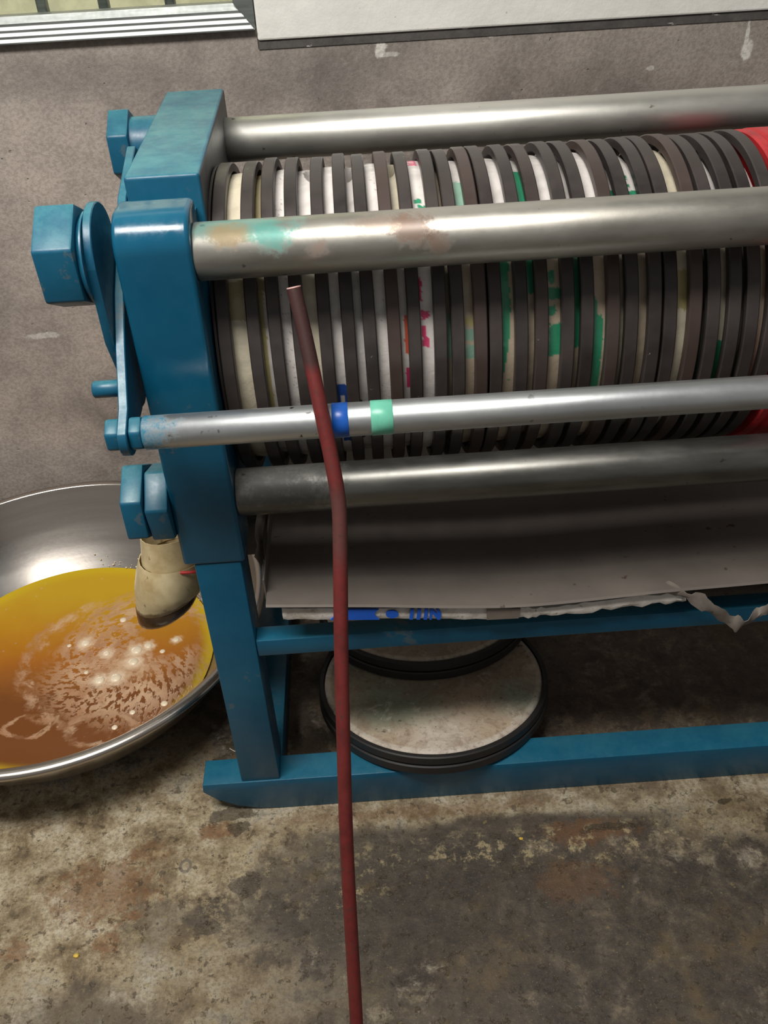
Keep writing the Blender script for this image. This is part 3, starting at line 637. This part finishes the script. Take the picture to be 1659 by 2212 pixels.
rows = [rg(-.3454, .3235, -.2518, .3475, 1.001, .0434), rg(-.3465, .314, -.254, .339, 1.001, .0430), rg(-.347, .304, -.260, .328, 1.001, .0400), rg(-.347, .297, -.272, .316, 1.001, .034), rg(-.345, .294, -.290, .304, 1.002, .022)]
obj('oily_lip', solid(grid(rows), .0012), 'plastic_dark', spout, smooth=60)
rows = [[(-.262+.03*t_, .972+.05*v, .388-.022*t_+.004*v) for v in (0, .5, 1)] for t_ in (0, .33, .66, 1, 1.3)]
obj('neck_flap', solid(grid(rows), .0012), 'plastic', spout, smooth=60)
obj('red_tie', tube([(-.262, .9625, .4085), (-.248, .9605, .4095), (-.236, .963, .409), (-.232, .975, .405), (-.236, .985, .392)], .0022, 8), 'redtie', spout, smooth=60)

# ------------------------------------------------------------------ basin with oil
BX, BY = -.555, 1.2
basin = empty('steel_basin', (BX, BY, 0)); tag(basin, 'large round stainless steel basin holding oil, beside the press', 'basin')
inn = [(0, .005), (.215, .005), (.236, .010), (.252, .026), (.276, .050), (.306, .085), (.330, .124), (.3445, .160), (.3470, .1665)]
lip = [(.3500, .1690), (.3560, .1697), (.3620, .1680), (.3650, .1640), (.3640, .1590), (.3600, .1560), (.3530, .1555)]
out = [(.3470, .157), (.3335, .122), (.3090, .082), (.2790, .0465), (.2550, .022), (.2380, .005), (.216, .001), (0, .001)]
obj('bowl', lathe_z(inn+out, BX, BY, 160), 'basin', basin, smooth=60)
obj('rolled_rim', lathe_z([(.3470, .1668)]+lip+[(.3475, .1575)], BX, BY, 160, closed=True), 'basin', basin, smooth=70)
oil = obj('cooking_oil', lathe_z([(0, .0300), (.15, .0300), (.2535, .0300), (.2545, .0306), (.2535, .0290), (.236, .0115), (0, .0060)], BX, BY, 160), 'oil', None, (BX, BY, .03), smooth=40)
tag(oil, 'amber oil with swirls of pale foam in the steel basin', 'oil', kind='stuff')
BB = [(-.5366, 1.2392, .008), (-.493, 1.2091, .006), (-.4395, 1.2121, .010), (-.4202, 1.2220, .007), (-.4405, 1.1834, .009), (-.4650, 1.1468, .010), (-.4926, 1.1439, .009), (-.3715, 1.2327, .006), (-.4463, 1.0350, .005),
      (-.371, 1.0798, .006), (-.422, 1.0650, .005), (-.478, 1.2950, .006), (-.5653, 1.2360, .004), (-.392, 1.205, .005), (-.52, 1.165, .004)]
random.seed(31); fd = bmesh.new()
for k in range(70):
    a = rad(random.uniform(28, 92)); rr = .2535+abs(random.gauss(0, .009)); z = .031+(rr-.2535)*1.0+.001; r = random.uniform(.0008, .0022)
    mt = Matrix.Translation((BX+rr*math.cos(a), BY+rr*math.sin(a), z)) @ Matrix.Scale(r, 4)
    bmesh.ops.create_icosphere(fd, subdivisions=1, radius=1, matrix=mt)
tag(obj('foam_droplets', fd, 'bubble', oil, smooth=60), 'tiny foam droplets along the oil edge', kind='stuff')
for x, y, r in BB:
    b = bmesh.new(); bmesh.ops.create_uvsphere(b, u_segments=16, v_segments=10, radius=1)
    for v in b.verts: v.co = (x+v.co.x*r, y+v.co.y*r, .0302+v.co.z*r*.42)
    obj('bubble', b, 'bubble', oil, smooth=60)

# ------------------------------------------------------------------ cakes lying on the floor
def cloth_disc(parent, r, zt, seed, tints):
    rs = np.random.RandomState(seed); nr, na = 60, 200
    k = [(rs.uniform(-1, 1, 2)*rs.uniform(10, 90), rs.uniform(0, 6.28), rs.uniform(.3, 1)) for _ in range(26)]
    bm = bmesh.new(); rows = []; cols = []
    def h(x, y): return sum(a*math.sin(f_[0]*x+f_[1]*y+p_) for f_, p_, a in k)/7
    for i in range(nr+1):
        rr = r*i/nr; row = []
        for j in range(na if i else 1):
            a = 2*math.pi*j/na; x, y = rr*math.cos(a), rr*math.sin(a); q = h(x, y)
            z = zt+.0011*q+.003*(1-(i/nr)**2)-(.004 if i == nr else 0)
            row.append(bm.verts.new((x, y, z)))
            c = np.array(lin((178, 160, 138)))*(1-.22*max(0, q)+.12*max(0, -q))
            for cx_, cy_, sr, tc, kk in tints:
                d = math.hypot(x-cx_, y-cy_)/sr+.25*q
                m_ = min(1, max(0, 1.4-d*1.2))*kk; c = c*(1-m_)+np.array(lin(tc))*m_
            if i > nr-4: c = c*.5+np.array(lin((214, 208, 198)))*.5
            cols.append((*c, 1))
        rows.append(row)
    for j in range(na): bm.faces.new((rows[0][0], rows[1][j], rows[1][(j+1) % na]))
    for A_, B_ in zip(rows[1:], rows[2:]):
        for j in range(na): bm.faces.new((A_[j], B_[j], B_[(j+1) % na], A_[(j+1) % na]))
    o = obj('cloth_wrap', bm, 'cloth', parent, (0, 0, 0), smooth=60, local=True)
    at = o.data.color_attributes.new('Col', 'FLOAT_COLOR', 'POINT'); at.data.foreach_set('color', np.array(cols).ravel()); return o
def hoop_z(parent, z0, z1, ro, ri, mat='bore'):
    c = .0018; b = lathe_z([(ri, z0), (ro-c, z0), (ro, z0+c), (ro, z1-c), (ro-c, z1), (ri, z1)], 0, 0, 128, closed=True)
    return obj('hoop', b, mat, parent, (0, 0, 0), smooth=40, local=True)
def floor_cake(loc, tilt, seed, tints, label, rz=0):
    e = empty('pressed_cake', loc, (-tilt, 0, rz)); tag(e, label, 'oil cake', 'hooped cakes stacked on the floor')
    hoop_z(e, -.0340, -.0180, .1865, .172); hoop_z(e, -.0165, -.0010, .1850, .1775)
    obj('core', lathe_z([(0, -.032), (.171, -.032), (.171, -.003), (0, -.003)], 0, 0, 64), 'wrap', e, (0, 0, 0), local=True)
    cloth_disc(e, .1768, -.0015, seed, tints); return e
ta = rad(6.5)
p1 = Vector((.080, 1.050, .0872)); nrm = Vector((0, math.sin(ta), math.cos(ta))); e2 = Vector((0, math.cos(ta), -math.sin(ta)))
G1, G2 = (126, 138, 118), (150, 168, 150)
fc = floor_cake(p1, ta, 11, [(-.085, -.075, .055, G1, .85), (-.03, -.06, .06, G1, .7), (.125, -.06, .05, G2, .8), (-.14, .05, .05, (104, 116, 98), .8), (-.09, -.02, .05, G1, .6), (.05, .0, .08, (160, 136, 116), .4), (0, -.15, .06, (220, 212, 200), .5)], 'cloth-topped round oil cake in black hoops leaning on the floor rail')
p2 = p1+nrm*.0365+e2*.168
floor_cake(p2, ta, 23, [(0, -.1, .1, (128, 124, 116), .6)], 'grey oil cake lying on the back of the other floor cake, under the upper rail', 0)
hb = lathe_z([(.172, -.0071), (.1855, -.0071), (.187, -.0060), (.187, .0060), (.1855, .0071), (.172, .0071)], 0, 0, 96, closed=True)
h = obj('base_hoop', hb, 'bore', fc, (0, 0, 0), smooth=40, local=True)          # flat on the floor under the tilted cake
q = Matrix.Rotation(ta, 3, 'X') @ (Vector((.08, 1.125, .0072))-p1); h.location = q; h.rotation_euler = (ta, 0, 0)

# ------------------------------------------------------------------ red bar leaning on the press
RP = [(-.0609, .8494, .8461), (-.0536, .8308, .8019), (-.0430, .7985, .7300), (-.0375, .7830, .6907), (-.0335, .7654, .6461), (-.0360, .7445, .5964), (-.0425, .7050, .5024), (-.0479, .6634, .4034), (-.0540, .6083, .2722), (-.0588, .5232, .0696), (-.0605, .4975, .0030)]
bar = empty('red_iron_bar', (-.06, .4975, 0)); tag(bar, 'slightly bent red painted iron bar leaning against the small rod', 'iron bar')
pth = catmull(RP, 6); bb = obj('bar', tube(pth, [.0072+.0006*min(1, i/20) for i in range(len(pth))], 20), 'redrod', bar, (0, 0, 0), smooth=60)
d = (Vector(RP[0])-Vector(RP[1])).normalized(); tip = Vector(RP[0])
obj('cut_end', tube([tip-d*.0005, tip+d*.0012], .0071, 20), 'rodend', bar)

# ------------------------------------------------------------------ bits on the floor
tag(obj('thread', tube(catmull([(-.258, .998, .002), (-.247, .990, .003), (-.238, .994, .002), (-.232, .985, .004), (-.226, .992, .002)], 5), .0006, 6), 'thread'), 'short white thread on the floor beside the blue leg', 'thread')
random.seed(21)
for x, y, s, lb in ((-.436, .666, .004, 'small yellow crumb on the floor at the lower left'), (.185, .795, .003, 'small yellow crumb on the floor below the blue rail')):
    b = bmesh.new(); bmesh.ops.create_icosphere(b, subdivisions=2, radius=1)
    for v in b.verts: q = 1+random.uniform(-.2, .2); v.co = (x+v.co.x*s*q, y+v.co.y*s*.8*q, s*.4+v.co.z*s*.5*q)
    tag(obj('crumb', b, 'crumb'), lb, 'crumb')
